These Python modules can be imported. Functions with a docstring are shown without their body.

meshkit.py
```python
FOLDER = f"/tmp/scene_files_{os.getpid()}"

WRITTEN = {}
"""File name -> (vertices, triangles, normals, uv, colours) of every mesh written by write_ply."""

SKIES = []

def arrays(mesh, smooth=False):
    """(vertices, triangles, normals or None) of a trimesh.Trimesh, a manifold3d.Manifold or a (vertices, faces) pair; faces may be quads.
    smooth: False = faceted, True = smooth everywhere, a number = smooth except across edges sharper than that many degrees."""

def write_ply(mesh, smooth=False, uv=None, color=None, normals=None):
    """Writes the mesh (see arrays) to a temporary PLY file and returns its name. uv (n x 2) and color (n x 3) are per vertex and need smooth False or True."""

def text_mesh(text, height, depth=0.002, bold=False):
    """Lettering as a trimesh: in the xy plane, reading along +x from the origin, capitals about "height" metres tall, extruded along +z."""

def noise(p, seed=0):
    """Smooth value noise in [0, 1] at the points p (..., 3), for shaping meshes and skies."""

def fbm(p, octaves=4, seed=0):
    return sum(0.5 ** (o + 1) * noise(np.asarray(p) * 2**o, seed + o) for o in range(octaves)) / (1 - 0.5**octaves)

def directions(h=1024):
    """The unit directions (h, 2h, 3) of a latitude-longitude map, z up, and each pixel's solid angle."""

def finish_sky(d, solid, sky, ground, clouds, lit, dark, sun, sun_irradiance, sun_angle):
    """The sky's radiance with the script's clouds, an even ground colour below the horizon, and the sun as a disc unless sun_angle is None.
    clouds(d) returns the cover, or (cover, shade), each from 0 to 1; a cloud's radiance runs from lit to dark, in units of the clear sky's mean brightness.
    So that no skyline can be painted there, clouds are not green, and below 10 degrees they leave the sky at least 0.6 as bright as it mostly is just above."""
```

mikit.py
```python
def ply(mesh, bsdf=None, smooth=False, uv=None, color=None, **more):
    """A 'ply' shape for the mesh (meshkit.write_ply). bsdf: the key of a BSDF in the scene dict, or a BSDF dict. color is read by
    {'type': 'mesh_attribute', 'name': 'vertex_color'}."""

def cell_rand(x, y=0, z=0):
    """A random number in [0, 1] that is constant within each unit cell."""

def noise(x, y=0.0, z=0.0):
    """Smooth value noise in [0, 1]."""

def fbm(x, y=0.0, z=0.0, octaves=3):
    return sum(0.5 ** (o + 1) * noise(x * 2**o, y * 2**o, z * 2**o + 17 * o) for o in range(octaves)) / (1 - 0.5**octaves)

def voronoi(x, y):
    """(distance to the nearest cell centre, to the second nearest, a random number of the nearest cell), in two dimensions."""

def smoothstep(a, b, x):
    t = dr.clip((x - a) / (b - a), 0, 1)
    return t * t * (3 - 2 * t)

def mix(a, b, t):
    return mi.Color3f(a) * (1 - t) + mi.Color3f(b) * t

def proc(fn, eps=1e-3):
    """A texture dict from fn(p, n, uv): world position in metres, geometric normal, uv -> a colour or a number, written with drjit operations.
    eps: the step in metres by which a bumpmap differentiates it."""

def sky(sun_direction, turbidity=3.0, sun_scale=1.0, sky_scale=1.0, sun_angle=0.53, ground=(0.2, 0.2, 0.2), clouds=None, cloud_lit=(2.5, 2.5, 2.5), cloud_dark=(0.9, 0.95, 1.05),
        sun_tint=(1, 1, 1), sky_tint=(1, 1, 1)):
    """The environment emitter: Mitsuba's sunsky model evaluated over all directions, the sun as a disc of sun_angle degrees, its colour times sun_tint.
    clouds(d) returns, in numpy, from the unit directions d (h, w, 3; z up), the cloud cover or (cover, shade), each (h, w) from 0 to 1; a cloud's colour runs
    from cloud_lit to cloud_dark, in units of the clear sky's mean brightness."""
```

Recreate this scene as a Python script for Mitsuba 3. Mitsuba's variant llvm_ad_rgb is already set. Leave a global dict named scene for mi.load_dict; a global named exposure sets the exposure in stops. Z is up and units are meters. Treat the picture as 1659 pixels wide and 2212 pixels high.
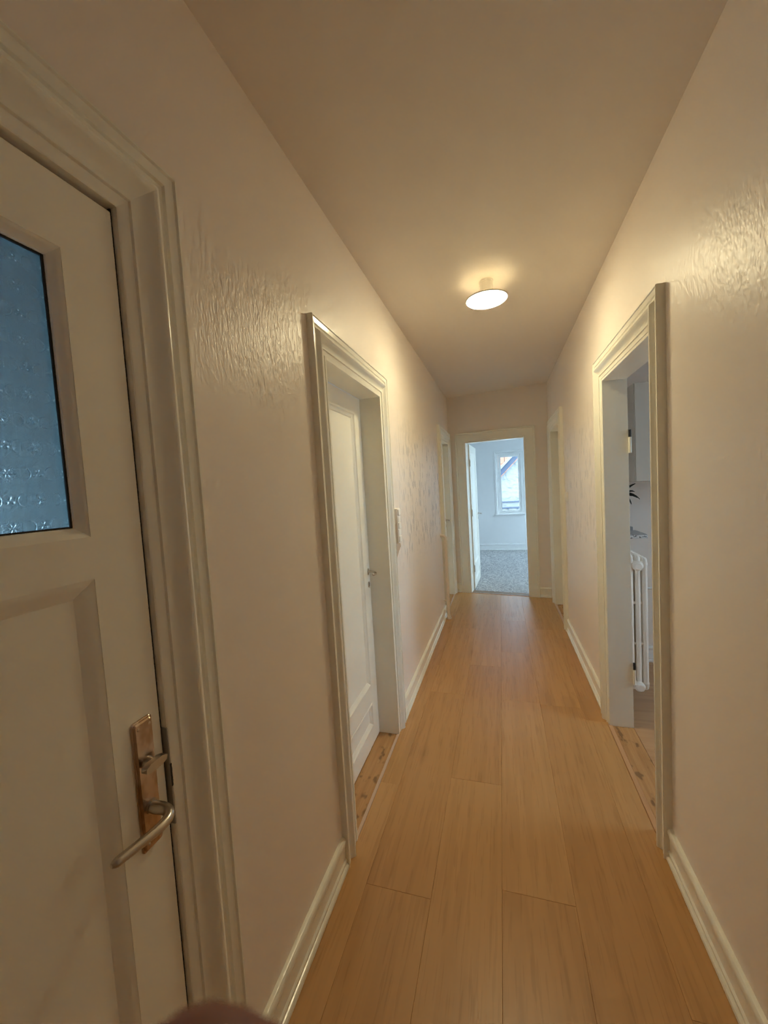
import math, random
import numpy as np, trimesh, manifold3d as m3
from shapely.geometry import Polygon, box as sbox
import drjit as dr
import mitsuba as mi
import mikit
from mikit import noise, fbm, voronoi, cell_rand, smoothstep, mix
T = mi.ScalarTransform4f
random.seed(4); rng = np.random.default_rng(4)

# ------------------------------------------------------------------ camera, sky, exposure
exposure = 2.8
FWD, UP = np.array([-.2870, .9558, -.0621]), np.array([.0384, .0762, .9964])
EYE = np.array([0, 0, 1.45])
SKY_LEVEL, LAMP_LEVEL = 3.1, 13.5
scene = {
    'camera': {'type': 'thinlens', 'fov': 2 * math.degrees(math.atan(829.5 / 847.5)), 'fov_axis': 'x', 'aperture_radius': 0.0005,
               'focus_distance': 2.2, 'near_clip': 0.008, 'far_clip': 200.0,
               'to_world': T().look_at(origin=EYE.tolist(), target=(EYE + FWD).tolist(), up=UP.tolist())},
    'daylight': mikit.sky((0.3, -0.5, 0.8), turbidity=4.0, sun_scale=0.0, sky_scale=SKY_LEVEL, ground=(.35, .37, .38), clouds=lambda d: np.full(d.shape[:2], 0.85),
                          cloud_lit=(1.5, 2.1, 2.6), cloud_dark=(1.2, 1.25, 1.3), sky_tint=(.8, 1.05, 1.1)),
}
labels = {}

# ------------------------------------------------------------------ materials
def rgb(*c): return {'type': 'rgb', 'value': list(c)}
def mat(name, color, rough=.5, spec=.5, bump=None, scale=1.0, eps=1e-3, two=True, **kw):
    b = {'type': 'principled', 'base_color': color if isinstance(color, dict) else rgb(*color), 'roughness': rough, 'specular': spec, **kw}
    if bump is not None: b = {'type': 'bumpmap', 'height': mikit.proc(bump, eps), 'scale': scale, 'bsdf': b}
    scene[name] = {'type': 'twosided', 'bsdf': b} if two else b
def wall_marks(p):      # smudged, scraped paint: upright streaks in a band of the wall
    band = smoothstep(2.2, 2.9, p.y) * (1 - smoothstep(4.1, 4.5, p.y)) * smoothstep(.75, 1.05, p.z) * (1 - smoothstep(1.65, 2.05, p.z)) * dr.select(p.x < 0, 1.0, .45)
    s = fbm(p.y * 34, p.z * 13, 3.0, 2)
    return band * dr.maximum(smoothstep(.62, .74, s), .55 * smoothstep(.55, .75, noise(p.y * 75, p.z * 24, 5.0)) * smoothstep(.35, .6, noise(p.y * 5, p.z * 3, 2.0)))
def wall_color(p, n, uv):
    c = mix((.80, .735, .675), (.77, .70, .635), fbm(p.x * 1.5 + p.y * 1.5, p.z * 1.5, 1.0, 3))
    c = mix(c, (.40, .385, .38), .50 * wall_marks(p))
    # bare patch where a device was taken off the wall
    e = p.y + .045 * noise(p.z * 30, p.y * 9, 2.0)
    bare = dr.select((p.x < -.6) & (p.y > 2.25) & (p.z > .97 + (e - 2.30) * .55) & (p.z < 1.25) & (e < 2.47 - dr.maximum(0, p.z - 1.12) * .6), 1.0, 0.0)
    return mix(c, (.50, .375, .26), bare)
def wall_height(p, n, uv):
    s = p.x + p.y
    rough = .5 * fbm(s * 230, p.z * 80, p.x * 50, 2) + .14 * noise(s * 40, p.z * 14, 1.0)
    scar = smoothstep(.56, .70, fbm(s * 110, p.z * 30, 7.0, 2)) * smoothstep(.5, .75, noise(s * 1.7, p.z * 1.5, 9.0))
    return rough - .42 * scar
def ceil_height(p, n, uv):
    r = dr.sqrt(dr.square(p.x + .035) + dr.square(p.y - 2.35))
    ring = smoothstep(.03, .06, r) * (1 - smoothstep(.1, .32, r))
    return .4 * fbm(p.x * 70, p.y * 70, 0.0, 2) + .25 * noise(p.x * 9, p.y * 9) + .8 * ring * fbm(p.x * 55, p.y * 55, 4.0, 2)
def paint_height(p, n, uv): return fbm((p.x + p.y) * 90, p.z * 14, p.y * 5, 2)
mat('mat_wall', mikit.proc(wall_color), .40, .5, wall_height, .0021, 8e-4)
mat('mat_ceiling', (.74, .675, .60), .6, .3, ceil_height, .0022, 1e-3)
mat('mat_trim', (.80, .785, .70), .20, .5, paint_height, .0004, 1e-3)
mat('mat_leaf', (.82, .80, .71), .30, .5, paint_height, .0005, 1e-3)
mat('mat_room', (.80, .80, .79), .6, .3)
mat('mat_kitchen_wall', (.80, .73, .66), .55, .3)
mat('mat_cabinet', (.56, .50, .42), .4, .4)
mat('mat_landing_wall', (.46, .53, .57), .7, .3)
mat('mat_white', (.82, .82, .80), .35, .5)
mat('mat_radiator', (.84, .77, .68), .35, .5)
mat('mat_pipe', (.78, .70, .63), .4, .4)
mat('mat_plastic', (.82, .80, .76), .4, .5)
mat('mat_lamp_base', (.75, .72, .66), .5, .4)
mat('mat_nickel', (.55, .50, .44), .22, .5, metallic=1.0)
mat('mat_plate', mikit.proc(lambda p, n, uv: mix((.62, .50, .42), (.45, .32, .22), smoothstep(.35, .75, fbm(p.y * 60, p.z * 35, 1.0, 3)))), .2, .5, metallic=1.0)
mat('mat_steel', (.34, .32, .30), .5, .5, metallic=1.0)
mat('mat_black', (.012, .012, .012), .5, .4)
mat('mat_dark_gap', (.03, .025, .02), .8, .2)
mat('mat_subfloor', (.30, .18, .09), .8, .2)
mat('mat_brass', (.45, .33, .15), .35, .5, metallic=1.0)
mat('mat_plant', (.018, .02, .015), .45, .4)
mat('mat_pot', (.25, .12, .08), .7, .3)
mat('mat_skin', mikit.proc(lambda p, n, uv: mix((.22, .078, .042), (.18, .062, .034), noise(p.x * 300, p.y * 300, p.z * 300))), .5, .4)
mat('mat_nail', (.60, .34, .27), .25, .5)
def plank_color(k):
    base, dark = [((.475, .262, .104), (.36, .182, .064)), ((.455, .246, .096), (.345, .172, .06)), ((.49, .274, .112), (.37, .19, .068))][k]
    def fn(p, n, uv):
        g = fbm(p.x * 38 + 11 * k + 1.6 * noise(p.y * 1.1, p.x * 6.0, k), p.y * 1.9, 1.0, 3)
        tick = smoothstep(.60, .76, fbm(p.x * 150, p.y * 9, 3.0 + k, 2))
        knot = smoothstep(.66, .84, fbm(p.x * 13 + 3 * k, p.y * 3.0, 8.0, 2))
        return mix(base, dark, dr.clip(0.30 * smoothstep(.38, .72, g) + .32 * tick + .35 * knot, 0, 1))
    return fn
for k in range(3):
    mat(f'mat_plank_{k}', mikit.proc(plank_color(k)), .35, .45, (lambda p, n, uv: fbm(p.x * 260, p.y * 7, 2.0, 2)), .00025, 6e-4)
def old_wood(p, n, uv):
    c = mix((.50, .29, .13), (.35, .17, .06), fbm(p.x * 90, p.y * 5, 1.0, 4))
    return mix(c, (.10, .05, .022), smoothstep(.60, .75, fbm(p.x * 34, p.y * 17, 6.0, 3)) * .6)
mat('mat_old_wood', mikit.proc(old_wood), .5, .4)
mat('mat_dark_wood', (.22, .14, .08), .5, .4)
mat('mat_strip', (.56, .40, .30), .45, .4)
mat('mat_strip_wood', mikit.proc(lambda p, n, uv: mix((.52, .30, .155), (.42, .22, .10), fbm(p.x * 70, p.y * 4, 2.0, 3))), .45, .4)
mat('mat_kitchen_floor', mikit.proc(lambda p, n, uv: mix((.47, .28, .145), (.38, .21, .10), fbm(p.x * 3, p.y * 50, 4.0, 2))), .35, .5)
def carpet(p, n, uv):
    return mix((.50, .49, .475), (.26, .26, .265), smoothstep(.38, .66, fbm(p.x * 70, p.y * 70, 2.0, 3)))
mat('mat_carpet', mikit.proc(carpet), .95, .1, lambda p, n, uv: fbm(p.x * 120, p.y * 120, 1.0, 2), .004, 1e-3)
mat('mat_stone', mikit.proc(lambda p, n, uv: mix((.62, .61, .60), (.14, .14, .14), smoothstep(.56, .66, fbm(p.x * 130, p.y * 130, p.z * 130, 2)))), .4, .5)
mat('mat_stone_top', (.33, .325, .32), .35, .5)
mat('mat_roughcast', (.40, .40, .39), .85, .2, lambda p, n, uv: fbm(p.x * 9, p.z * 9, 1.0, 3), .09, 5e-3)
mat('mat_slate', (.10, .12, .17), .6, .3)
mat('mat_tile', mikit.proc(lambda p, n, uv: mix((.62, .27, .17), (.48, .20, .13), noise(p.x * 5, p.z * 5))), .7, .3)
scene['mat_pane'] = {'type': 'thindielectric', 'int_ior': 1.5}
scene['mat_pressed_glass'] = {'type': 'roughdielectric', 'int_ior': 1.5, 'alpha': .06, 'distribution': 'ggx', 'specular_transmittance': rgb(.82, .93, .98)}

# ------------------------------------------------------------------ helpers
def numbered(k):
    if k not in scene and not any(x.startswith(k + '__') for x in scene): return k
    i = 1
    while f'{k}_{i:03d}' in scene or any(x.startswith(f'{k}_{i:03d}__') for x in scene): i += 1
    return f'{k}_{i:03d}'
def obj(name, mesh, material, parent=None, smooth=False, label=None):
    key = numbered(parent + '__' + name if parent else name)
    scene[key] = mikit.ply(mesh, material, smooth)
    if label: labels[key] = {'label': label}
    return key
def struct(key, label, cat=None):
    labels[key] = {'label': label, 'kind': 'structure'}
    if cat: labels[key]['category'] = cat
def tag(key, label, cat, group=None):
    labels[key] = {'label': label, 'category': cat}
    if group: labels[key]['group'] = group
K = np.array([0, 0, 1.0])
class Frame:            # s along a wall, d out of it, z up
    def __init__(self, o, es, ed): self.o, self.es, self.ed = (np.asarray(v, float) for v in (o, es, ed))
    def pt(self, s, d, z): return self.o + s * self.es + d * self.ed + z * K
    def __call__(self, m):
        if hasattr(m, 'to_mesh'):
            q = m.to_mesh(); m = trimesh.Trimesh(q.vert_properties[:, :3], q.tri_verts, process=False)
        v = np.asarray(m.vertices); f = np.asarray(m.faces)
        w = self.o + v[:, :1] * self.es + v[:, 1:2] * self.ed + v[:, 2:] * K
        if np.dot(np.cross(self.es, self.ed), K) < 0: f = f[:, ::-1]
        return trimesh.Trimesh(w, f, process=False)
WORLD = Frame((0, 0, 0), (1, 0, 0), (0, 1, 0))
def cbox(s0, s1, d0, d1, z0, z1, c=.002):
    lo, hi = np.array([s0, d0, z0]), np.array([s1, d1, z1]); c = min(c, *(hi - lo) / 2.5)
    if c <= 0: return trimesh.creation.box(bounds=[lo, hi])
    pts = []
    for i in np.ndindex(2, 2, 2):
        for a in range(3):
            p = np.where(np.array(i) == 0, lo + c, hi - c); p[a] = (lo, hi)[i[a]][a]; pts.append(p)
    return trimesh.Trimesh(np.array(pts)).convex_hull
def hull(pts): return trimesh.Trimesh(np.asarray(pts, float)).convex_hull
def cat(*ms): return trimesh.util.concatenate(list(ms))
def man(m):
    return m3.Manifold(m3.Mesh(np.asarray(m.vertices, np.float32), np.asarray(m.faces, np.uint32)))
def loft(stations):     # closed rings of equal count -> capped solid
    st = np.array(stations, float); n, k = st.shape[:2]
    v = st.reshape(-1, 3); f = []
    for a in range(n - 1):
        for i in range(k):
            j = (i + 1) % k
            f += [[a * k + i, a * k + j, (a + 1) * k + j], [a * k + i, (a + 1) * k + j, (a + 1) * k + i]]
    # caps by ear cutting in the ring's own plane
    for a, flip in ((0, True), (n - 1, False)):
        ring = st[a]; q = ring - ring.mean(0); _, _, vt = np.linalg.svd(q)
        uv = q @ vt[:2].T
        poly = Polygon(uv)
        vv, ff = trimesh.creation.triangulate_polygon(poly, engine='earcut')
        idx = np.array([np.argmin(((uv - x) ** 2).sum(1)) for x in vv]); f += [[a * k + x for x in idx[t]] for t in ff]
    m = trimesh.Trimesh(v, f, process=False); m.fix_normals(); return m
def lathe(profile, n=32):  # (r, z) pairs
    m = trimesh.creation.revolve(np.array(profile, float), sections=n); return m
def tube(pts, r, n=12, ends=True):
    pts = np.array(pts, float); r = np.broadcast_to(r, (len(pts),))
    t = np.gradient(pts, axis=0); t /= np.linalg.norm(t, axis=1, keepdims=True)
    a0 = np.cross(t[0], [.31, .87, .4]); a0 /= np.linalg.norm(a0); rings = []
    for i in range(len(pts)):
        a0 = a0 - t[i] * (a0 @ t[i]); a0 /= np.linalg.norm(a0); b0 = np.cross(t[i], a0)
        g = np.arange(n) * 2 * np.pi / n
        rings.append(pts[i] + r[i] * (np.cos(g)[:, None] * a0 + np.sin(g)[:, None] * b0))
    return loft(rings)
def curve(pts, n=24):
    from scipy.interpolate import CubicSpline
    pts = np.array(pts, float); u = np.r_[0, np.cumsum(np.linalg.norm(np.diff(pts, axis=0), axis=1))]
    return CubicSpline(u, pts)(np.linspace(0, u[-1], n))

# ------------------------------------------------------------------ dimensions
A, B, H, WT = .636, .563, 2.56, .112
LEFT = Frame((-A, 0, 0), (0, 1, 0), (1, 0, 0))
RIGHT = Frame((B, 0, 0), (0, 1, 0), (-1, 0, 0))
ce, se = .9867, .1628
END = Frame((0, 5.13, 0), (ce, -se, 0), (-se, -ce, 0))
BACK = -1.5
def yend(x): return 5.13 - se / ce * x
# (name, frame, opening s0, s1, top, casing width)
OPEN = {1: (LEFT, -.193, .563, 1.966, .13), 2: (LEFT, 1.415, 2.14, 1.966, .114), 3: (LEFT, 4.38, 5.108, 1.972, .118),
        4: (RIGHT, 1.725, 2.46, 1.972, .118), 5: (RIGHT, 4.05, 4.79, 1.972, .118), 6: (END, -.432, .303, 1.968, .118)}

# ------------------------------------------------------------------ walls of the hall
def wall(frame, s0, s1, holes, t, z1=H):
    p = Polygon([(s0, 0), (s1, 0), (s1, z1), (s0, z1)])
    for h in holes: p = p.difference(sbox(*h))
    m = trimesh.creation.extrude_polygon(p, t, engine='earcut')   # (s, z, depth)
    v = m.vertices; m2 = trimesh.Trimesh(np.c_[v[:, 0], -v[:, 2], v[:, 1]], m.faces, process=False)
    return frame(m2)
def door_hole(i): _, a, b, t, _ = OPEN[i]; return (a, -.1, b, t)
struct(obj('wall_left', wall(LEFT, BACK, 5.24, [door_hole(1), door_hole(2), door_hole(3)], WT), 'mat_wall'), 'long left hall wall with three doors, streaked warm white paint')
struct(obj('wall_right', wall(RIGHT, BACK, 5.04, [door_hole(4), door_hole(5)], WT), 'mat_wall'), 'right hall wall with the kitchen opening, scarred warm white paint')
struct(obj('wall_end', wall(END, -.6446, .5706, [door_hole(6)], .12), 'mat_wall'), 'short wall at the far end of the hall around the bedroom doorway')
struct(obj('wall_back', WORLD(cbox(-A - WT, B + WT, BACK - .1, BACK, 0, H, 0)), 'mat_wall'), 'wall behind the photographer closing the hall')
cp = Polygon([(-A - WT, BACK - .1), (B + WT, BACK - .1), (B + WT, yend(B + WT) + .1), (-A - WT, yend(-A - WT) + .1)])
cm = trimesh.creation.extrude_polygon(cp, .08, engine='earcut'); cm.apply_translation([0, 0, H])
struct(obj('ceiling', cm, 'mat_ceiling'), 'low plastered hall ceiling with rough patch around the lamp')

# ------------------------------------------------------------------ floor: vinyl oak planks
fl = Polygon([(-A + .001, BACK), (B - .001, BACK), (B - .001, yend(B) - .004), (-A + .001, yend(-A) - .004)])
for i, side in ((2, -1), (3, -1), (4, 1), (5, 1)):   # strips cut out of the planks along the thresholds
    _, a, b, _, _ = OPEN[i]
    fl = fl.difference(sbox(-A - 1, a - .001, -A + .012, b + .001) if side < 0 else sbox(B - .02, a - .001, B + 1, b + .001))
base = trimesh.creation.extrude_polygon(Polygon([(-A, BACK), (B, BACK), (B, yend(B)), (-A, yend(-A))]), .04, engine='earcut'); base.apply_translation([0, 0, -.0505])
obj('floor', base, 'mat_subfloor'); struct('floor', 'oak plank floor running the length of the hall')
ROWX = [-.77, -.53, -.29, -.05, .19, .43, .67]
STARTS = [[-.9, .4, 1.75, 3.05, 4.4], [-.2, 1.26, 2.64, 3.9], [-1.0, .35, 1.851, 3.1, 4.5], [.05, 1.35, 2.62, 3.38, 4.169], [-.7, .75, 2.605, 3.95], [-.25, 1.12, 2.48, 3.75]]
for r in range(6):
    ys = [BACK] + [y for y in STARTS[r] if y > BACK + .2] + [5.6]
    for j in range(len(ys) - 1):
        cell = sbox(ROWX[r] + .0002, ys[j] + .0002, ROWX[r + 1] - .0002, ys[j + 1] - .0002).intersection(fl)
        for g in getattr(cell, 'geoms', [cell]):
            if g.area < 1e-4: continue
            c = np.array(g.exterior.coords)[:-1]
            if abs(g.convex_hull.area - g.area) < 1e-6:
                gi = g.buffer(-.0007, join_style='mitre'); ci = np.array(gi.exterior.coords)[:-1]
                mesh = hull(np.vstack([np.c_[c, c[:, :1] * 0 - .01], np.c_[c, c[:, :1] * 0 - .0006], np.c_[ci, ci[:, :1] * 0]]))
            else:
                mesh = trimesh.creation.extrude_polygon(g, .01, engine='earcut'); mesh.apply_translation([0, 0, -.01])
            obj('plank', mesh, f'mat_plank_{(r * 2 + j) % 3}', 'floor')

# ------------------------------------------------------------------ casings, linings, baseboards
CASING = [(0, 0), (0, .012), (.02, .014), (.17, .015), (.185, .0195), (.215, .0195), (.23, .016), (.30, .017), (.37, .021), (.43, .028), (.48, .0335), (.53, .036), (.58, .0345),
          (.62, .029), (.66, .022), (.71, .0185), (.76, .0195), (.785, .0245), (.94, .0255), (.96, .0295), (.985, .0295), (1, .027), (1, 0)]
FLATC = [(0, 0), (0, .014), (.03, .016), (.10, .0165), (.12, .019), (.80, .0195), (.83, .024), (.97, .0245), (1, .022), (1, 0)]
def casing(i, key, lab, prof=CASING):
    fr, s0, s1, top, w = OPEN[i]
    off = .005 if i == 2 else 0
    pr = [(u * w, d - off if d > 0 else d) for u, d in prof]
    leg0 = loft([[(s0 - u, d, 0) for u, d in pr], [(s0 - u, d, top + u) for u, d in pr]])
    leg1 = loft([[(s1 + u, d, 0) for u, d in pr], [(s1 + u, d, top + u) for u, d in pr]])
    head = loft([[(s0 - u, d, top + u) for u, d in pr], [(s1 + u, d, top + u) for u, d in pr]])
    for nm, m in (('side_casing', leg0), ('side_casing', leg1), ('head_casing', head)): obj(nm, fr(m), 'mat_trim', key, smooth=35)
    t = .12 if i == 6 else WT
    g = .012                      # lining boards inside the opening
    if i != 1:
        obj('jamb_board', fr(cbox(s0 - .0005, s0 + g, -t, .0115, 0, top, .001)), 'mat_trim', key)
        obj('jamb_board', fr(cbox(s1 - g, s1 + .0005, -t, .0115, 0, top, .001)), 'mat_trim', key)
        obj('head_board', fr(cbox(s0 + g, s1 - g, -t, .0115, top - g, top + .0005, .001)), 'mat_trim', key)
    struct(key, lab)
casing(1, 'trim_1', 'moulded casing around the near left door with the patterned pane')
casing(2, 'trim_2', 'moulded casing around the closed panel door in the middle of the left wall')
casing(3, 'trim_3', 'casing of the door at the far end of the left wall behind the white pipe')
casing(4, 'trim_4', 'moulded casing and deep jamb of the open kitchen doorway on the right')
casing(5, 'trim_5', 'casing of the door at the far end of the right wall')
casing(6, 'trim_6', 'flat wide casing of the bedroom doorway on the end wall', FLATC)
BB = [(0, 0), (.022, 0), (.024, .006), (.0225, .014), (.018, .019), (.0135, .0205), (.0135, .026), (.0165, .029), (.0165, .034), (.013, .037), (.0105, .039), (.0105, .083),
      (.013, .085), (.0135, .089), (.0125, .092), (.0145, .096), (.0175, .103), (.0175, .112), (.015, .118), (.011, .122), (.005, .124), (0, .124)]
def baseboard(key, fr, a, b, lab, mat_='mat_trim', h=1.0):
    obj(key, fr(loft([[(a, d, z * h) for d, z in BB], [(b, d, z * h) for d, z in BB]])), mat_, smooth=25); struct(key, lab)
baseboard('baseboard_left', LEFT, .698, 1.2995, 'glossy moulded baseboard between the two nearer left doors')
baseboard('baseboard_left_001', LEFT, 2.2555, 4.255, 'glossy moulded baseboard from the middle left door to the white pipe')
baseboard('baseboard_left_002', LEFT, BACK, -.325, 'moulded baseboard behind the photographer on the left')
baseboard('baseboard_right', RIGHT, BACK, 1.6065, 'moulded baseboard in the near right corner of the picture')
baseboard('baseboard_right_001', RIGHT, 2.5795, 3.929, 'moulded baseboard between the kitchen opening and the far right door')
baseboard('baseboard_end', END, -.622, -.552, 'short piece of baseboard left of the bedroom doorway')
baseboard('baseboard_end_001', END, .423, .548, 'short piece of baseboard right of the bedroom doorway')

# thresholds: worn boards in the doorways with edge strips
def threshold(i, key, strip_mat, lab):
    fr, s0, s1, _, _ = OPEN[i]
    w = .012 if fr is LEFT else .02
    obj(key, fr(cbox(s0 + .0005, s1 - .0005, -.1115, -.004, -.03, -.001, .001)), 'mat_old_wood'); struct(key, lab)
    obj('edge_strip', fr(cbox(s0 + .001, s1 - .001, -.0035, w - .001, -.02, .0035, .0015)), strip_mat, key)
threshold(2, 'trim_7', 'mat_strip', 'worn wooden threshold board with pale strip at the middle left door')
threshold(4, 'trim_8', 'mat_strip_wood', 'worn wooden threshold board with wooden strip at the kitchen doorway')
threshold(5, 'trim_9', 'mat_strip', 'worn threshold board at the far right door')
threshold(3, 'trim_10', 'mat_strip', 'threshold board at the far left door')
obj('trim_11', END(cbox(-.42, .291, -.12, .0, -.03, .004, .0015)), 'mat_dark_wood'); struct('trim_11', 'dark wooden threshold at the bedroom doorway')
obj('metal_edge', END(cbox(-.42, .291, .0, .012, -.005, .005, .001)), 'mat_strip', 'trim_11')

# ------------------------------------------------------------------ doors
MOULD = [(0, 0), (.0, .001), (.006, .003), (.012, .002), (.016, -.003), (.026, -.008), (.030, -.0085), (.034, -.012), (.034, -.014), (0, -.014)]
MOULD_A = [(0, -.0145), (0, -.0012), (.004, -.002), (.012, -.0032), (.020, -.0075), (.027, -.0105), (.031, -.0115), (.034, -.0145)]
def panel_leaf(fr, key, s0, s1, z0, z1, t, panels, mw=.034, glass=None, mirror_back=True):
    slab = man(cbox(s0, s1, -t, 0, z0, z1, .0025))
    for (a, b, c, e) in panels:
        slab -= man(trimesh.creation.box(bounds=[[a, -.012, c], [b, .02, e]]))
        slab -= man(trimesh.creation.box(bounds=[[a, -t - .02, c], [b, -t + .012, e]]))
    if glass:
        a, b, c, e = glass; slab -= man(trimesh.creation.box(bounds=[[a, -t - .1, c], [b, .1, e]]))
    leaf = obj('leaf', fr(slab), 'mat_leaf', key)
    for (a, b, c, e) in panels + ([glass] if glass else []):
        mv = .016 if glass and (a, b, c, e) == glass else mw
        pr = [(u * mw / .034, d) for u, d in MOULD] if not glass else [(u * mv / .034, d) for u, d in MOULD_A]
        ring = [[(a + u, d, c + u) for u, d in pr], [(b - u, d, c + u) for u, d in pr], [(b - u, d, e - u) for u, d in pr], [(a + u, d, e - u) for u, d in pr]]
        for q in range(4):
            obj('panel_moulding', fr(loft([ring[q], ring[(q + 1) % 4]])), 'mat_leaf', leaf, smooth=35)
    return leaf
def shifted(fr, d): return Frame(fr.o + d * fr.ed, fr.es, fr.ed)
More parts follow.
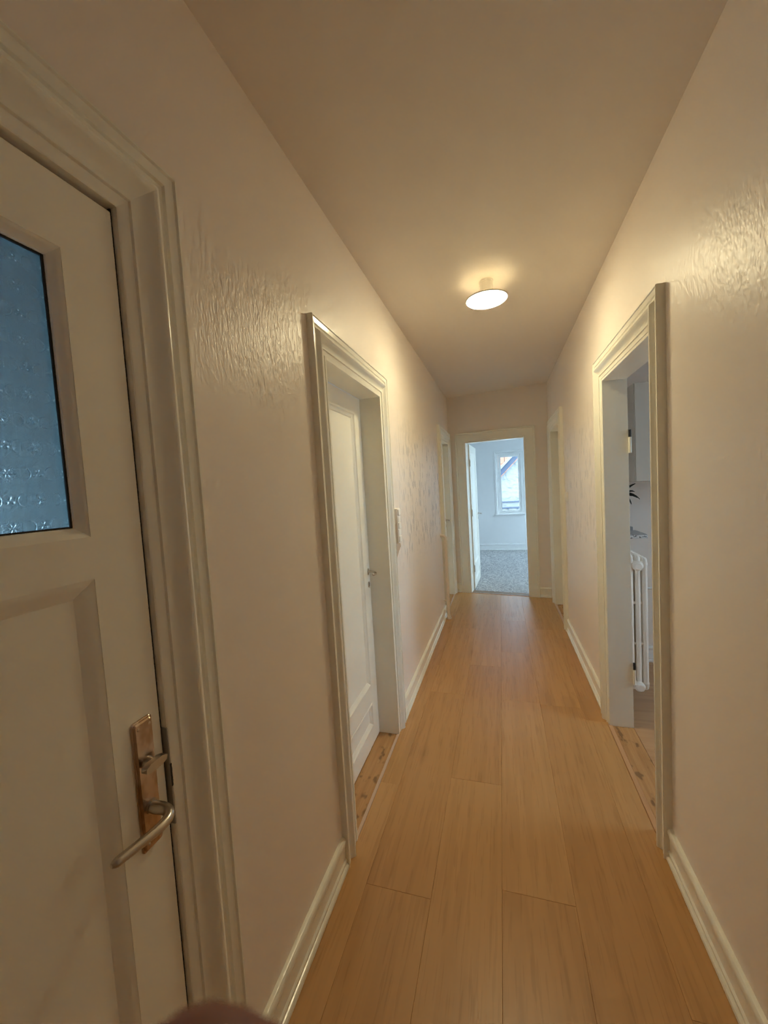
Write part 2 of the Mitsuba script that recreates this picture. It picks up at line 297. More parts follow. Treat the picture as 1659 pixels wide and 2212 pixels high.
# --- near left door with pressed glass
D1 = shifted(LEFT, .004)
PANE = (-.096, .465, 1.399, 1.846)
leaf = panel_leaf(D1, 'door_1', -.187, .559, .006, 1.957, .042, [(-.09, .464, .22, 1.331)], mw=.03, glass=PANE)
struct('door_1', 'near left door with lower panel and blue-lit patterned glass pane')
def pressed_glass():
    g0, g1, h0, h1 = PANE[0] + .008, PANE[1] - .008, PANE[2] + .008, PANE[3] - .008
    nx, nz = 660, 540
    s, z = np.meshgrid(np.linspace(g0, g1, nx), np.linspace(h0, h1, nz), indexing='ij')
    L = .0385
    u, v = (s - .374) / L, (z - 1.577) / L
    iu, iv = np.round(u), np.round(v); fu, fv = (u - iu) * L * 1000, (v - iv) * L * 1000      # mm from the nearest flower
    kind = ((iu + iv) % 2 == 0)                                                       # True: daisy, False: leaf flower
    r, th = np.hypot(fu, fv), np.arctan2(fv, fu)
    bell = lambda x, w: np.exp(-(x / w) ** 2)
    daisy = bell(r - 4.2, 2.6) * np.clip(np.cos(th * 6), 0, 1) ** .7 * .5 + bell(r, .9) * .4 + .3 * bell(r - 9.6, .7) * (np.cos(th * 24) > 0) + .25 * bell(r - 11.5, .5) * (np.cos(th * 24) < 0)
    petals = bell(r - 4.0, 2.4) * np.clip(np.cos(th * 3 + np.pi / 2), 0, 1) ** .6 * .65 + bell(r, .8) * .3
    dia = np.abs(fu) + np.abs(fv)
    lines = .22 * (bell(dia - 13.0, .45) + bell(dia - 14.5, .45) + bell(dia - 16.0, .45))
    dots = .16 * (np.sin((s + z) * 2 * np.pi / .0032) * np.sin((s - z) * 2 * np.pi / .0032) > .35) * (dia > 17.2) * (r > 13)
    arcs = .35 * bell(np.hypot(np.abs(fu) - 19.2, np.abs(fv)) - 9.5, .6) * (~kind)
    bars = .30 * kind * (np.abs(fv) < 6.5) * (bell(np.abs(fu) - 14.2, .4) + bell(np.abs(fu) - 15.8, .4) + bell(np.abs(fu) - 12.7, .4))
    hgt = np.where(kind, daisy + bars, petals + lines + arcs) + dots * np.where(kind, 1, 1)
    hgt += .10 * np.sin(s * 900 + 3 * np.sin(z * 400)) * np.sin(z * 760) * .3
    top = -.021 + hgt * .0020
    V = np.stack([s, top, z], -1).reshape(-1, 3); idx = np.arange(nx * nz).reshape(nx, nz)
    a, b, c, d = (x.ravel() for x in (idx[:-1, :-1], idx[1:, :-1], idx[1:, 1:], idx[:-1, 1:]))
    F = np.vstack([np.stack([a, b, c], 1), np.stack([a, c, d], 1)])
    rim = np.concatenate([idx[:, 0], idx[-1, 1:], idx[-2::-1, -1], idx[0, -2:0:-1]])
    back = len(V) + np.arange(len(rim)); Vb = V[rim].copy(); Vb[:, 1] = -.025
    j = np.arange(len(rim)); jn = (j + 1) % len(rim)
    F = np.vstack([F, np.stack([rim[jn], rim[j], back[j]], 1), np.stack([rim[jn], back[j], back[jn]], 1)])
    cen = len(V) + len(rim); Vc = np.array([[(g0 + g1) / 2, -.025, (h0 + h1) / 2]])
    F = np.vstack([F, np.stack([back[jn], back[j], j * 0 + cen], 1)])
    m = trimesh.Trimesh(np.vstack([V, Vb, Vc]), F, process=False)
    if m.volume < 0: m.invert()
    return m
obj('pane', D1(pressed_glass()), 'mat_pressed_glass', leaf, smooth=40, label='pressed glass pane with flower and diamond pattern')
a_, b_, c_, e_ = PANE; w1, w2 = .0085, .0185
obj('putty', D1(cat(cbox(b_ - w2, b_ - w1, -.0195, -.0147, c_ + w1, e_ - w1, .001), cbox(a_ + w1, a_ + w2, -.0195, -.0147, c_ + w1, e_ - w1, .001),
                    cbox(a_ + w2, b_ - w2, -.0195, -.0147, e_ - w2, e_ - w1, .001), cbox(a_ + w2, b_ - w2, -.0195, -.0147, c_ + w1, c_ + w2, .001))), 'mat_dark_gap', leaf, label='dark putty line around the glass')
# back stop of the frame, latch plate
stop = cat(cbox(-.193, -.17, -.1, -.045, 0, 1.966, .002), cbox(.54, .5625, -.1, -.045, 0, 1.966, .002), cbox(-.17, .54, -.1, -.045, 1.94, 1.966, .002))
obj('door_stop', D1(stop), 'mat_trim', 'trim_1')
obj('lining', D1(cat(cbox(.5605, .5628, -.042, -.0045, 0, 1.965, 0), cbox(-.1928, -.1885, -.042, -.0045, 0, 1.965, 0))), 'mat_dark_gap', 'trim_1')
obj('strike_plate', D1(cbox(.5606, .5637, -.02, .0095, .83, 1.02, .0005)), 'mat_steel', 'trim_1', label='dark steel strike plate')
obj('latch_slot', D1(cbox(.5612, .5652, -.012, .0102, .905, .95, .0005)), 'mat_black', 'trim_1')
# handle set
def rounded_plate(s0, s1, z0, z1, r, d0, d1, c):
    pts = []
    for (cx, cz) in ((s0 + r, z0 + r), (s1 - r, z0 + r), (s1 - r, z1 - r), (s0 + r, z1 - r)):
        for g in np.linspace(0, 2 * np.pi, 21)[:-1]:
            pts += [(cx + r * math.cos(g), d0, cz + r * math.sin(g)), (cx + r * math.cos(g), d1 - c, cz + r * math.sin(g)), (cx + (r - c) * math.cos(g), d1, cz + (r - c) * math.sin(g))]
    return hull(pts)
hp = obj('handle_plate', D1(cat(rounded_plate(.496, .538, .826, 1.064, .006, 0, .004, .0015), rounded_plate(.4985, .5355, .829, 1.061, .005, .003, .0075, .0025))), 'mat_plate', 'door_1', label='worn coppery back plate')
for s_, z_ in ((.506, 1.051), (.529, 1.051), (.506, .840), (.529, .840)):
    sc = lathe([(0, .0085), (.0022, .008), (.0034, .0065), (.0034, .004), (0, .004)], 12); v = sc.vertices.copy()
    sc = trimesh.Trimesh(np.c_[v[:, 0] + s_, v[:, 2], v[:, 1] + z_], sc.faces[:, ::-1], process=False)
    obj('screw', D1(sc), 'mat_nickel', hp)
turn = man(tube([(.517, .006, .985), (.517, .012, .985), (.517, .020, .985)], [.011, .010, .009], 16))
turn += man(hull([(x, d, .985 + z) for x, w_ in ((.496, .004), (.506, .008), (.528, .008), (.538, .0045)) for d in (.018, .030) for z in (-w_, w_)] + [(.543, .027, .985), (.492, .022, .985)]))
obj('thumb_turn', D1(turn), 'mat_nickel', 'door_1', smooth=30, label='small nickel thumb turn')
lev = curve([(.517, .006, .903), (.518, .028, .902), (.517, .044, .901), (.508, .055, .900), (.492, .059, .900), (.465, .058, .902), (.435, .055, .905), (.405, .052, .908)], 40)
rad = np.interp(np.linspace(0, 1, 40), [0, .1, .2, .4, .7, .96, 1], [.010, .0105, .0095, .0085, .0078, .0072, .003])
obj('lever', D1(tube(lev, rad, 16)), 'mat_nickel', 'door_1', smooth=40, label='curved nickel lever handle')
obj('lever_collar', D1(tube([(.517, .004, .903), (.517, .012, .903)], .0125, 20)), 'mat_nickel', 'door_1')

def knob_handle(fr, key, s, z, reach=.05, toward=1):
    def disc(zc, rr, mat_, nm):
        m = lathe([(0, .005), (rr * .6, .0045), (rr, .002), (rr, 0), (0, 0)], 24); v = m.vertices
        return obj(nm, fr(trimesh.Trimesh(np.c_[v[:, 0] * .75 + s, v[:, 2], v[:, 1] + zc], m.faces[:, ::-1], process=False)), mat_, key, smooth=35)
    disc(z, .019, 'mat_nickel', 'rosette')
    k = disc(z - .075, .017, 'mat_nickel', 'keyhole_plate')
    obj('keyhole', fr(cbox(s - .0025, s + .0025, .0045, .0056, z - .084, z - .066, .0005)), 'mat_black', k)
    c = curve([(s, .003, z), (s, .025, z - .001), (s - .006 * toward, .042, z - .006), (s - .03 * toward, .050, z - .006), (s - .06 * toward, .055, z - .001), (s - .082 * toward, .055, z + .003)], 26)
    r_ = np.interp(np.linspace(0, 1, 26), [0, .15, .3, .4, .5, .8, .93, 1], [.008, .006, .007, .0095, .007, .0065, .009, .004])
    obj('lever', fr(tube(c, r_, 14)), 'mat_nickel', key, smooth=40)
# --- middle left door, closed
D2 = shifted(LEFT, -.109 + .0)
panel_leaf(Frame(D2.o, D2.es, D2.ed), 'door_2', 1.430, 2.1245, .004, 1.951, .04, [(1.53, 2.030, .335, 1.866), (1.53, 2.035, .098, .24)])
knob_handle(D2, 'door_2', 2.094, .976)
struct('door_2', 'closed cream panel door set deep in the middle of the left wall')
obj('stop', LEFT(cat(cbox(1.4272, 1.44, -.19, -.151, 0, 1.96, .001), cbox(2.127, 2.14, -.19, -.152, 0, 1.96, .001))), 'mat_trim', 'trim_2')
# --- far left and far right doors, closed
D3 = shifted(LEFT, -.06)
panel_leaf(D3, 'door_3', 4.393, 5.095, .004, 1.959, .04, [(4.50, 4.99, .335, 1.86), (4.50, 4.99, .11, .24)])
knob_handle(D3, 'door_3', 5.06, .985)
struct('door_3', 'closed panel door at the far end of the left wall')
D5 = shifted(RIGHT, -.068)
panel_leaf(D5, 'door_4', 4.063, 4.772, .004, 1.955, .04, [(4.17, 4.665, .335, 1.86), (4.17, 4.665, .11, .24)])
obj('gap_seal', RIGHT(cat(cbox(4.7725, 4.7775, -.105, -.072, 0, 1.958, 0), cbox(4.063, 4.7775, -.105, -.072, 1.9555, 1.9598, 0))), 'mat_dark_gap', 'door_4')
struct('door_4', 'closed door at the far end of the right wall, seen at a narrow angle')
# --- bedroom door, open into the room
hx, hy = END.pt(-.416, -.125, 0)[:2]
dirv = np.array([.052, .99865]); D6 = Frame((hx + .012, hy + .01, 0), (dirv[0], dirv[1], 0), (dirv[1], -dirv[0], 0))
panel_leaf(D6, 'door_5', 0, .725, .012, 1.955, .04, [(.1, .625, .335, 1.86), (.1, .625, .11, .24)])
knob_handle(D6, 'door_5', .69, .985)
for zz in (.25, 1.0, 1.66):
    obj('hinge', D6(tube([(-.006, .004, zz), (-.006, .004, zz + .09)], .0065, 12)), 'mat_nickel', 'door_5', smooth=40)
struct('door_5', 'white panel door standing open into the bright bedroom')
# hinge halves left on the kitchen jamb (its door has been taken off)
for zz in (1.56, .26):
    h_ = obj('hinge', RIGHT(tube([(2.442, -.118, zz), (2.442, -.118, zz + .085)], .0075, 12)), 'mat_trim', 'trim_4', smooth=40)
    obj('bare_pin', RIGHT(tube([(2.442, -.118, zz + .086), (2.442, -.118, zz + .125)], .0065, 10)), 'mat_black', h_, label='black hinge pin')

# ------------------------------------------------------------------ ceiling lamp over the hall
LC = np.array([-.035, 2.345])
def placed(m, x, y, z=0):
    m = m.copy(); m.apply_translation([x, y, z]); return m
lamp = 'ceiling_lamp'
obj('mount', placed(lathe([(0, 2.50), (.031, 2.50), (.035, 2.503), (.0362, 2.51), (.0362, 2.552), (.038, 2.5535), (.038, 2.56), (0, 2.56)], 40), *LC), 'mat_lamp_base', lamp, smooth=35, label='grey-white round ceiling mount')
obj('stem', placed(lathe([(0, 2.473), (.006, 2.473), (.006, 2.50), (0, 2.50)], 16), *LC), 'mat_lamp_base', lamp)
sh = placed(lathe([(0, 2.436), (.03, 2.4372), (.06, 2.4405), (.09, 2.4475), (.104, 2.4525), (.111, 2.458), (.112, 2.461), (.108, 2.4625), (0, 2.4625)], 56), *LC)
k = obj('glass_shade', sh, 'mat_plastic', lamp, smooth=35, label='glowing flat saucer of opal glass')
scene[k]['emitter'] = {'type': 'area', 'radiance': rgb(*(LAMP_LEVEL * np.array([1.0, .86, .52])))}
cover = placed(lathe([(0, 2.463), (.108, 2.463), (.109, 2.4645), (.09, 2.4685), (.05, 2.4715), (0, 2.4725)], 56), *LC)
kc = obj('glass_cover', cover, 'mat_plastic', lamp, smooth=35, label='dimmer upper glass plate')
scene[kc]['emitter'] = {'type': 'area', 'radiance': rgb(*(.014 * LAMP_LEVEL * np.array([1.0, .80, .42])))}
obj('rim', placed(lathe([(.1115, 2.4585), (.1145, 2.459), (.115, 2.4615), (.1145, 2.464), (.1115, 2.4645), (.1115, 2.4585)], 56), *LC), 'mat_nickel', lamp, smooth=35)
tag(lamp, 'small glowing saucer-shaped ceiling lamp under a round mount, middle of the hall ceiling', 'ceiling lamp')

# ------------------------------------------------------------------ switches, pipe
sp = 'switch_panel'
obj('plate', LEFT(cbox(2.300, 2.362, .0005, .030, 1.105, 1.318, .003)), 'mat_plastic', sp)
for q in range(5):
    obj('rocker', LEFT(cbox(2.304, 2.358, .0295, .0365 - .003 * (q % 2), 1.112 + q * .041, 1.148 + q * .041, .002)), 'mat_plastic', sp)
tag(sp, 'tall white switch panel beside the bare plaster patch on the left wall', 'switch panel')
ls = 'light_switch'
obj('plate', RIGHT(cbox(3.765, 3.845, .0005, .010, 1.235, 1.315, .003)), 'mat_plastic', ls)
obj('rocker', RIGHT(cbox(3.782, 3.828, .0095, .0165, 1.245, 1.305, .003)), 'mat_plastic', ls)
tag(ls, 'small white light switch on the right wall before the far right door', 'light switch')
py, px_ = 4.155, -.588
pp = curve([(-A + .0005, py, .905), (-A + .018, py, .905), (-.60, py, .900), (px_ + .002, py, .882), (px_ + .003, py, .86), (px_ + .003, py, .84)], 20)
pp = np.vstack([pp, [(px_ + .003, py, z) for z in (.6, .3, .1, .04)]])
obj('pipe', tube(pp, .0165, 16), 'mat_pipe', 'heating_pipe', smooth=40)
obj('coupling', placed(lathe([(0, .832), (.0175, .832), (.0182, .836), (.0182, .845), (.0175, .848), (0, .848)], 20), px_ + .003, py), 'mat_pipe', 'heating_pipe', smooth=35)
obj('floor_collar', placed(lathe([(0, .0005), (.024, .0005), (.026, .01), (.022, .03), (.0175, .05), (0, .05)], 20), px_ + .003, py), 'mat_pipe', 'heating_pipe', smooth=35)
obj('wall_bracket', tube([(-A + .0005, py, .20), (px_ - .01, py, .20)], .0085, 12), 'mat_pipe', 'heating_pipe', smooth=40)
obj('wall_collar', LEFT(tube([(py, .0005, .905), (py, .006, .905)], .023, 20)), 'mat_pipe', 'heating_pipe', smooth=40)
tag('heating_pipe', 'pale painted pipe bending out of the left wall and down to the floor', 'pipe')

# ------------------------------------------------------------------ rooms beyond
def slab(key, x0, x1, y0, y1, z0, z1, m, lab):
    struct(obj(key, WORLD(cbox(x0, x1, y0, y1, z0, z1, 0)), m), lab)
# bedroom
bx0, bx1, by1 = -1.9, 2.3, 8.497
be = cat(wall(END, -1.95, -.6446, [], .12), wall(END, .5706, 2.35, [], .12))
struct(obj('wall_bedroom_near', be, 'mat_room'), 'inner wall of the bedroom beside its doorway')
FARW = Frame((0, by1, 0), (1, 0, 0), (0, -1, 0))
WIN = (-.078, .742, .452, 2.022); BDOOR = (.452, .012, 1.25, 2.022)
struct(obj('wall_bedroom_far', wall(FARW, bx0 - .2, bx1 + .2, [(WIN[0], WIN[1], WIN[2] + .001, WIN[3]), (BDOOR[0] - .001, -.1, BDOOR[2], BDOOR[3])], .3), 'mat_room'), 'pale bedroom wall with the window, facing the hall')
slab('wall_bedroom_left', bx0 - .2, bx0, 5.1, by1, 0, H, 'mat_room', 'left wall of the bedroom')
RB = Frame((bx1, 0, 0), (0, 1, 0), (-1, 0, 0))
struct(obj('wall_bedroom_right', wall(RB, 4.6, by1, [(5.2, .45, 8.2, 2.35)], .2), 'mat_room'), 'right wall of the bedroom with a wide window')
bc = trimesh.creation.extrude_polygon(Polygon([(bx0 - .2, yend(bx0) + .12), (-A - WT, yend(-A - WT) + .101), (B + WT, yend(B + WT) + .101), (bx1 + .2, yend(bx1) + .05), (bx1 + .2, by1 + .3), (bx0 - .2, by1 + .3)]), .1, engine='earcut'); bc.apply_translation([0, 0, H])
struct(obj('ceiling_bedroom', bc, 'mat_room'), 'bedroom ceiling')
bf = trimesh.creation.extrude_polygon(Polygon([(bx0, yend(bx0) + .12), (bx1, yend(bx1) + .122), (bx1, by1), (bx0, by1)]), .05, engine='earcut'); bf.apply_translation([0, 0, -.05])
struct(obj('floor_bedroom', bf, 'mat_carpet'), 'speckled grey carpet of the bedroom')
baseboard('baseboard_bedroom', FARW, bx0, .446, 'white baseboard under the bedroom window', 'mat_white', 1.1)
def window(key, fr, a, b, z0, z1, depth, lab, sashes, mats='mat_white'):
    # outer frame, sashes (list of (s0, s1)), panes, sill
    f = .045
    fm = man(cbox(a, b, -depth - .035, -depth + .035, z0, z1, .003))
    for (s0, s1) in sashes: fm -= man(trimesh.creation.box(bounds=[[s0, -depth - .2, z0 + f], [s1, -depth + .2, z1 - f]]))
    obj('frame', fr(fm), mats, key)
    for (s0, s1) in sashes:
        sm = man(cbox(s0 + .002, s1 - .002, -depth - .022, -depth + .022, z0 + f + .002, z1 - f - .002, .003)) - man(trimesh.creation.box(bounds=[[s0 + .045, -1, z0 + f + .045], [s1 - .045, 1, z1 - f - .045]]))
        k_ = obj('sash', fr(sm), mats, key)
        v = np.array([[s0 + .045, -depth, z0 + f + .045], [s1 - .045, -depth, z0 + f + .045], [s1 - .045, -depth, z1 - f - .045], [s0 + .045, -depth, z1 - f - .045]])
        obj('pane', fr(trimesh.Trimesh(v, [[0, 1, 2], [0, 2, 3]], process=False)), 'mat_pane', k_)
    struct(key, lab)
window('window_1', FARW, WIN[0] + .002, WIN[2], WIN[1], WIN[3] - .002, .05, 'white casement window in the bedroom with a view of the neighbouring gable', [(-.03, .400)])
obj('casing', FARW(cat(cbox(-.118, -.078, 0, .012, .762, 2.06, .003), cbox(-.118, 1.29, 0, .012, 2.022, 2.062, .003))), 'mat_white', 'window_1')
obj('sill', FARW(cbox(-.135, .466, -.015, .06, .735, .762, .006)), 'mat_white', 'window_1')
obj('stay', FARW(tube([(.08, -.02, .80), (.2, -.012, .797), (.3, -.018, .806)], .006, 8)), 'mat_white', 'window_1')
window('door_6', FARW, BDOOR[0] + .001, BDOOR[2] - .002, .02, BDOOR[3] - .002, .05, 'white glazed balcony door right of the bedroom window, mostly hidden by the doorway', [(.50, 1.20)])
obj('kick_panel', FARW(cbox(.548, 1.152, -.060, -.035, .112, .72, .002)), 'mat_white', 'door_6')
obj('threshold', FARW(cbox(.453, 1.248, -.09, .0, -.03, .018, .002)), 'mat_white', 'door_6')
window('window_2', RB, 5.202, 8.198, .452, 2.348, .05, 'wide bedroom window on the right, outside the picture', [(5.25, 6.66), (6.74, 8.15)])
# kitchen
kx0, kx1, ky0, ky1 = B + WT, 2.15, .5, 3.378
slab('wall_kitchen_far', kx0, kx1 + .1, ky1, ky1 + .1, 0, H, 'mat_kitchen_wall', 'kitchen wall behind the radiator and wall cabinet')
slab('wall_kitchen_near', kx0, kx1 + .1, ky0 - .1, ky0, 0, H, 'mat_kitchen_wall', 'kitchen wall out of view on the near side')
KW = Frame((kx1, 0, 0), (0, 1, 0), (-1, 0, 0))
struct(obj('wall_kitchen_right', wall(KW, ky0, ky1, [(1.60, .65, 2.46, 2.3)], .2), 'mat_kitchen_wall'), 'outer kitchen wall with its window, out of view')
window('window_3', KW, 1.602, 2.458, .652, 2.298, .05, 'kitchen window out of view that lights the doorway', [(1.64, 2.42)])
slab('ceiling_kitchen', kx0, kx1 + .2, ky0 - .1, ky1 + .1, H, H + .1, 'mat_kitchen_wall', 'kitchen ceiling')
slab('floor_kitchen', kx0 + .0005, kx1, ky0, ky1, -.05, 0, 'mat_kitchen_floor', 'light wooden kitchen floor beyond the right doorway')
KF = Frame((0, ky1, 0), (1, 0, 0), (0, -1, 0))
baseboard('baseboard_kitchen', KF, kx0 + .001, kx1 - .001, 'grey-white kitchen baseboard right of the radiator', 'mat_white')
obj('trim_12', KF(cbox(kx0 + .001, kx1 - .001, .0002, .012, .565, .578, .003)), 'mat_white'); struct('trim_12', 'thin horizontal ledge on the kitchen wall behind the radiator')
# radiator, end section towards the hall
def section():
    xs = [.702, .740, .778, .816]; parts = []
    def ball(x, y, z, r, sy=1.0):
        b = trimesh.creation.icosphere(subdivisions=2, radius=1); b.vertices = b.vertices * [r, r * sy, r] + [x, y, z]; return b
    m = m3.Manifold()
    for i, x in enumerate(xs):
        top = .938 if i in (0, 3) else .955
        for zlo, zhi in ((.125, top - .022),):
            a, b = ball(x, 0, zlo, .0145, 1.35), ball(x, 0, zhi, .0145, 1.35)
            m += man(hull(np.vstack([a.vertices, b.vertices])))
        m += man(hull(np.vstack([ball(x, 0, .895, .017, 1.3).vertices, ball(x, 0, top - .014, .013, 1.4).vertices])))
        m += man(hull(np.vstack([ball(x, 0, .15, .017, 1.3).vertices, ball(x, 0, .124, .014, 1.4).vertices])))
    for z in (.12, .14, .88, .905): m += man(hull(np.vstack([ball(xs[0], 0, z, .013, 1.2).vertices, ball(xs[3], 0, z, .013, 1.2).vertices])))
    for z in (.40, .655): m += man(hull(np.vstack([ball(xs[0], 0, z, .009, .9).vertices, ball(xs[3], 0, z, .009, .9).vertices])))
    for z in (.138, .89):
        m += m3.Manifold.cylinder(.048, .026, .026, 24, True).rotate([90, 0, 0]).translate([.772, 0, z])
    return m
sec = section().to_mesh(); sec = trimesh.Trimesh(sec.vert_properties[:, :3], sec.tri_verts)
def yshift(m, y): m = m.copy(); m.apply_translation([0, y, 0]); return m
rad_ply = mikit.ply(sec, 'mat_radiator', 40)
for q in range(10):
    scene[numbered('radiator__section')] = {**rad_ply, 'to_world': T().translate([0, 2.70 + q * .05, 0])}
for z in (.138, .89):
    plug = tube([(.772, 2.677, z), (.772, 2.662, z), (.772, 2.655, z), (.772, 2.648, z)], [.030, .030, .026, .018], 24)
    obj('end_plug', plug, 'mat_radiator', 'radiator', smooth=35)
for y in (2.80, 3.05):
    obj('bracket', WORLD(cbox(kx0 + .0005, .70, y - .008, y + .008, .10, .112, .002)), 'mat_radiator', 'radiator')
tag('radiator', 'old white cast-iron column radiator seen end-on through the kitchen doorway', 'radiator')
# wall cabinet
wc = 'wall_cabinet'
obj('body', KF(cbox(.874, 1.46, .001, .330, 1.388, 2.047, .002)), 'mat_cabinet', wc)
for q in range(2):
    d_ = obj('door', KF(cbox(.876 + q * .292, 1.164 + q * .292, .332, .350, 1.390, 2.045, .003)), 'mat_cabinet', wc)
    obj('knob', KF(tube([(1.14 + q * .05, .350, 1.45), (1.14 + q * .05, .368, 1.45)], .009, 12)), 'mat_nickel', d_)
tag(wc, 'plain grey-white kitchen wall cabinet hanging high inside the right doorway', 'wall cabinet')
# stone shelf, potted plant
obj('slab', KF(cbox(kx0 + .002, .972, .001, .245, .988, 1.013, .002)), 'mat_stone', 'stone_shelf')
obj('top_face', KF(cbox(kx0 + .003, .968, .002, .241, 1.013, 1.0165, .001)), 'mat_stone_top', 'stone_shelf')
obj('upstand', KF(cbox(kx0 + .003, .945, .001, .02, 1.0165, 1.045, .002)), 'mat_stone_top', 'stone_shelf')
tag('stone_shelf', 'speckled grey stone shelf on the kitchen wall above the radiator', 'shelf')
PC = np.array([.835, 3.235])
obj('pot', placed(lathe([(0, 1.0168), (.038, 1.0168), (.05, 1.10), (.054, 1.10), (.054, 1.115), (.046, 1.115), (.044, 1.10), (0, 1.10)], 28), *PC), 'mat_pot', 'potted_plant', smooth=35)
obj('stalk', tube(curve([(PC[0], PC[1], 1.095), (PC[0] + .01, PC[1], 1.2), (PC[0] + .022, PC[1] - .01, 1.30)], 10), .004, 8), 'mat_plant', 'potted_plant')
def blade(p0, p1, p2, w):
    c = curve([p0, p1, p2], 9); up = np.array([0, -.75, .66]); rings = []
    for i in range(9):
        t = c[min(i + 1, 8)] - c[max(i - 1, 0)]; t /= np.linalg.norm(t); sd = np.cross(t, up); sd /= np.linalg.norm(sd); nn = np.cross(sd, t)
        ww = w * (np.sin(np.pi * min(.97, .08 + i / 8 * .92)) ** .7) + .0006
        rings.append([c[i] + sd * ww, c[i] + nn * .0012, c[i] - sd * ww, c[i] - nn * .0012])
    return loft(rings)
for q in range(15):
    an = -1.35 + q * .42 + .1 * random.random(); el = random.uniform(-.3, .3); Ln = random.uniform(.07, .105)
    o_ = np.array([PC[0] + .022, PC[1] - .01, 1.30 + .012 * (q % 3 - 1)]); dv = np.array([math.cos(an), .35 * math.sin(q * 2.1), math.sin(an)])
    obj('leaf', blade(o_, o_ + dv * Ln * .55 + [0, 0, .006], o_ + dv * Ln + [0, 0, -.012], .0075), 'mat_plant', 'potted_plant')
tag('potted_plant', 'dark spiky-leaved plant peeking out behind the kitchen door jamb above the stone shelf', 'plant')
slab('floor_foundation', -3.3, 3.4, -1.7, 8.75, -.35, -.06, 'mat_room', 'slab under all the rooms, out of view')
# room behind the middle left door and stair landing behind the near left door
lx1 = -A - WT
for nm, x0, y0, y1, m_, wn in (('room', -3.0, 1.12, 3.6, 'mat_room', (1.8, .8, 3.0, 2.2)), ('landing', -1.35, -1.5, 1.0, 'mat_landing_wall', (-.5, .8, .68, 1.72))):
    slab(f'wall_{nm}_near', x0, lx1, y0 - .06, y0, 0, H, m_, f'side wall of the {nm} behind the left doors')
    slab(f'wall_{nm}_far', x0, lx1, y1, y1 + .06, 0, H, m_, f'second side wall of the {nm} behind the left doors')
    fr_ = Frame((x0, 0, 0), (0, 1, 0), (1, 0, 0))
    struct(obj(f'wall_{nm}_outer', wall(fr_, y0 - .06, y1 + .06, [wn], .2), m_), f'outer wall of the {nm} with its window')
    window('window_4' if nm == 'room' else 'window_5', fr_, wn[0] + .002, wn[2] - .002, wn[1] + .002, wn[3] - .002, .05, f'window of the {nm} behind the left doors', [(wn[0] + .04, wn[2] - .04)])
    slab(f'ceiling_{nm}', x0 - .2, lx1, y0 - .06, y1 + .06, H, H + .1, m_, f'ceiling of the {nm}')
    slab(f'floor_{nm}', x0, lx1 - .0005, y0, y1, -.05, -.002, 'mat_kitchen_floor', f'floor of the {nm}')

# ------------------------------------------------------------------ neighbour's house outside the bedroom window
GY = 14.0
def gz(x): return 1.60 + (x - .05) * 1.02
obj('wall', trimesh.Trimesh(*(lambda m: (np.c_[m.vertices[:, 0], GY + m.vertices[:, 2], m.vertices[:, 1]], m.faces[:, ::-1]))(trimesh.creation.extrude_polygon(
    Polygon([(-4, -6), (9, -6), (9, gz(4.4) - 4.6 * 1.02), (4.4, gz(4.4)), (-4, gz(-4))]), 4.0, engine='earcut')), process=False), 'mat_roughcast', 'neighbour_house', label='white roughcast gable wall')
def strip(x0, x1, lo, hi, y0, y1): return hull([(x, y, gz(x) + o) for x in (x0, x1) for y in (y0, y1) for o in (lo, hi)])
obj('bargeboard', strip(-4.2, 4.4, .03, .25, GY - .14, GY - .02), 'mat_slate', 'neighbour_house', label='slate-blue bargeboard along the gable')
obj('verge', strip(-4.2, 4.4, .25, .36, GY - .2, GY + 4), 'mat_roughcast', 'neighbour_house')
for z in (.70, .50):
    obj('ledge', WORLD(cbox(-1.5, 2.5, GY - .06, GY - .001, z, z + .035, .004)), 'mat_slate', 'neighbour_house')
for q in range(6): obj('ledge_bracket', WORLD(cbox(-.4 + q * .3, -.36 + q * .3, GY - .05, GY - .001, .45, .50, .004)), 'mat_slate', 'neighbour_house')
tag('neighbour_house', 'white roughcast gable with slanting slate-blue bargeboard outside the bedroom window', 'house')
rt = 'tiled_roof'
tilem = mikit.ply(cbox(-.105, .105, -.03, .0, -.2, .2, .012), 'mat_tile')
slope = T().rotate([1, 0, 0], -35)
obj('roof_boarding', hull([(x, y, z) for x in (-2.2, 2.2) for y, z in ((18.3, .9), (18.36, .84), (21.0, 4.55), (21.06, 4.49))]), 'mat_roughcast', rt)
for i in range(9):
    for j in range(16):
        scene[numbered(rt + '__tile')] = {**tilem, 'to_world': T().translate([-1.7 + j * .225, 18.28 + i * .235, 1.05 + i * .33]) @ T().rotate([1, 0, 0], -36)}
tag(rt, 'pale red tiled roof rising behind the neighbouring gable', 'roof')

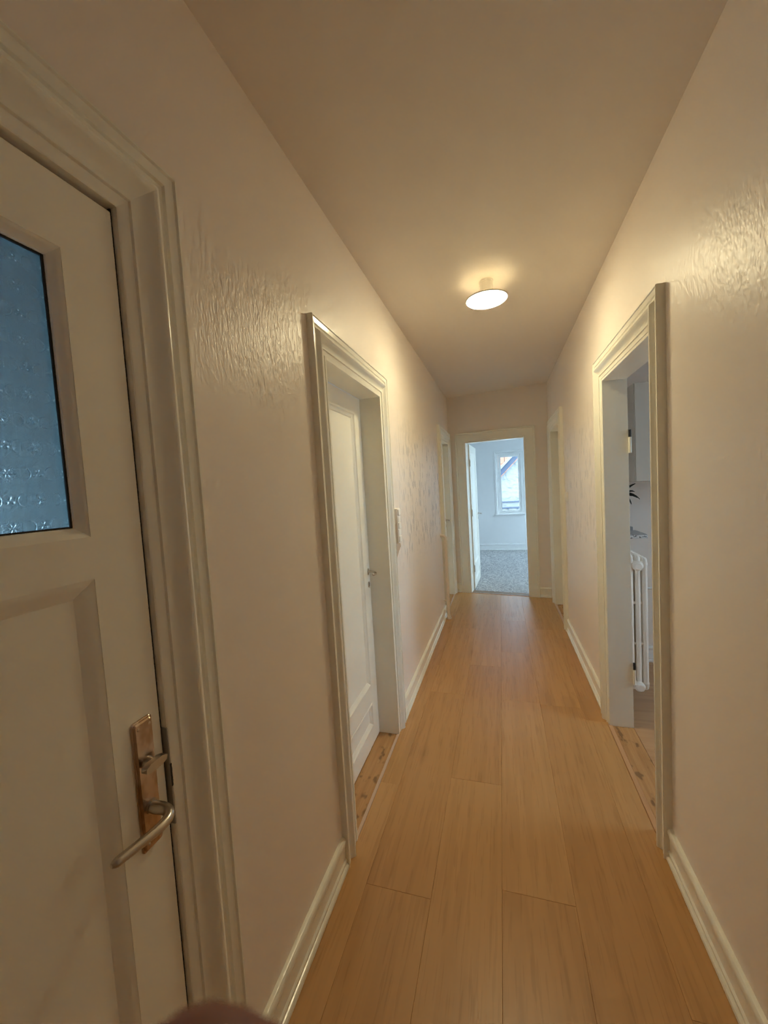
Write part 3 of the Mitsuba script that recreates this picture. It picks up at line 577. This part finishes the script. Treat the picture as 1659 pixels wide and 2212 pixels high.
# ------------------------------------------------------------------ the photographer's finger over the lens edge
RGT = np.cross(FWD, UP)
HS = RGT * -.0020 - UP * .0046
def cam(px, py_, d): return EYE + HS + FWD * d + RGT * ((px - 829.5) / 847.5 * d) - UP * ((py_ - 1106) / 847.5 * d)
def loc(r, u, d): return EYE + HS + RGT * r + UP * u + FWD * d
def chain(pts, rads):
    m = m3.Manifold()
    for i in range(len(pts) - 1):
        vs = []
        for p_, r_ in ((pts[i], rads[i]), (pts[i + 1], rads[i + 1])):
            s_ = trimesh.creation.icosphere(subdivisions=2, radius=r_); vs.append(s_.vertices + p_)
        m += man(hull(np.vstack(vs)))
    return m
f1 = chain([cam(452, 2432, .030), loc(.004, -.060, .031), loc(.022, -.078, .026), loc(.050, -.100, .016)], [.0090, .0096, .0103, .0112])
fingers = [chain([loc(.008, -.087, .036), loc(.024, -.098, .040), loc(.044, -.106, .034), loc(.058, -.112, .020)], [.0085, .0095, .010, .011]),
           chain([loc(.014, -.107, .038), loc(.030, -.118, .042), loc(.048, -.124, .034), loc(.063, -.128, .018)], [.0082, .009, .0098, .0108]),
           chain([loc(.026, -.127, .034), loc(.040, -.135, .036), loc(.054, -.139, .030), loc(.068, -.141, .016)], [.007, .0078, .0085, .0098])]
palm = m3.Manifold()
pv = []
for p_, r_ in ((loc(.052, -.102, .012), .013), (loc(.070, -.142, .010), .012), (loc(.100, -.175, -.012), .017), (loc(.078, -.165, -.02), .017), (loc(.062, -.125, -.005), .012)):
    pv.append(trimesh.creation.icosphere(subdivisions=2, radius=r_).vertices + p_)
palm = man(hull(np.vstack(pv)))
thumb = chain([loc(.022, -.090, -.024), loc(.040, -.115, -.026), loc(.066, -.145, -.022), loc(.08, -.162, -.018)], [.0098, .011, .0135, .016])
arm = chain([loc(.092, -.172, -.016), loc(.125, -.235, -.05), loc(.20, -.40, -.16)], [.022, .026, .036])
hand = f1 + palm + thumb + arm
for q in fingers: hand += q
hm = hand.refine_to_length(.004).to_mesh(); hm = trimesh.Trimesh(hm.vert_properties[:, :3], hm.tri_verts)
hm = trimesh.smoothing.filter_taubin(hm, lamb=.5, nu=.52, iterations=8)
obj('hand', hm, 'mat_skin', smooth=True)
tag('hand', 'blurred brown fingertip at the bottom edge of the picture, close to the lens', 'hand')
labels['hand']['label'] = 'dark blurred fingertip of a hand at the bottom edge in front of the lens'
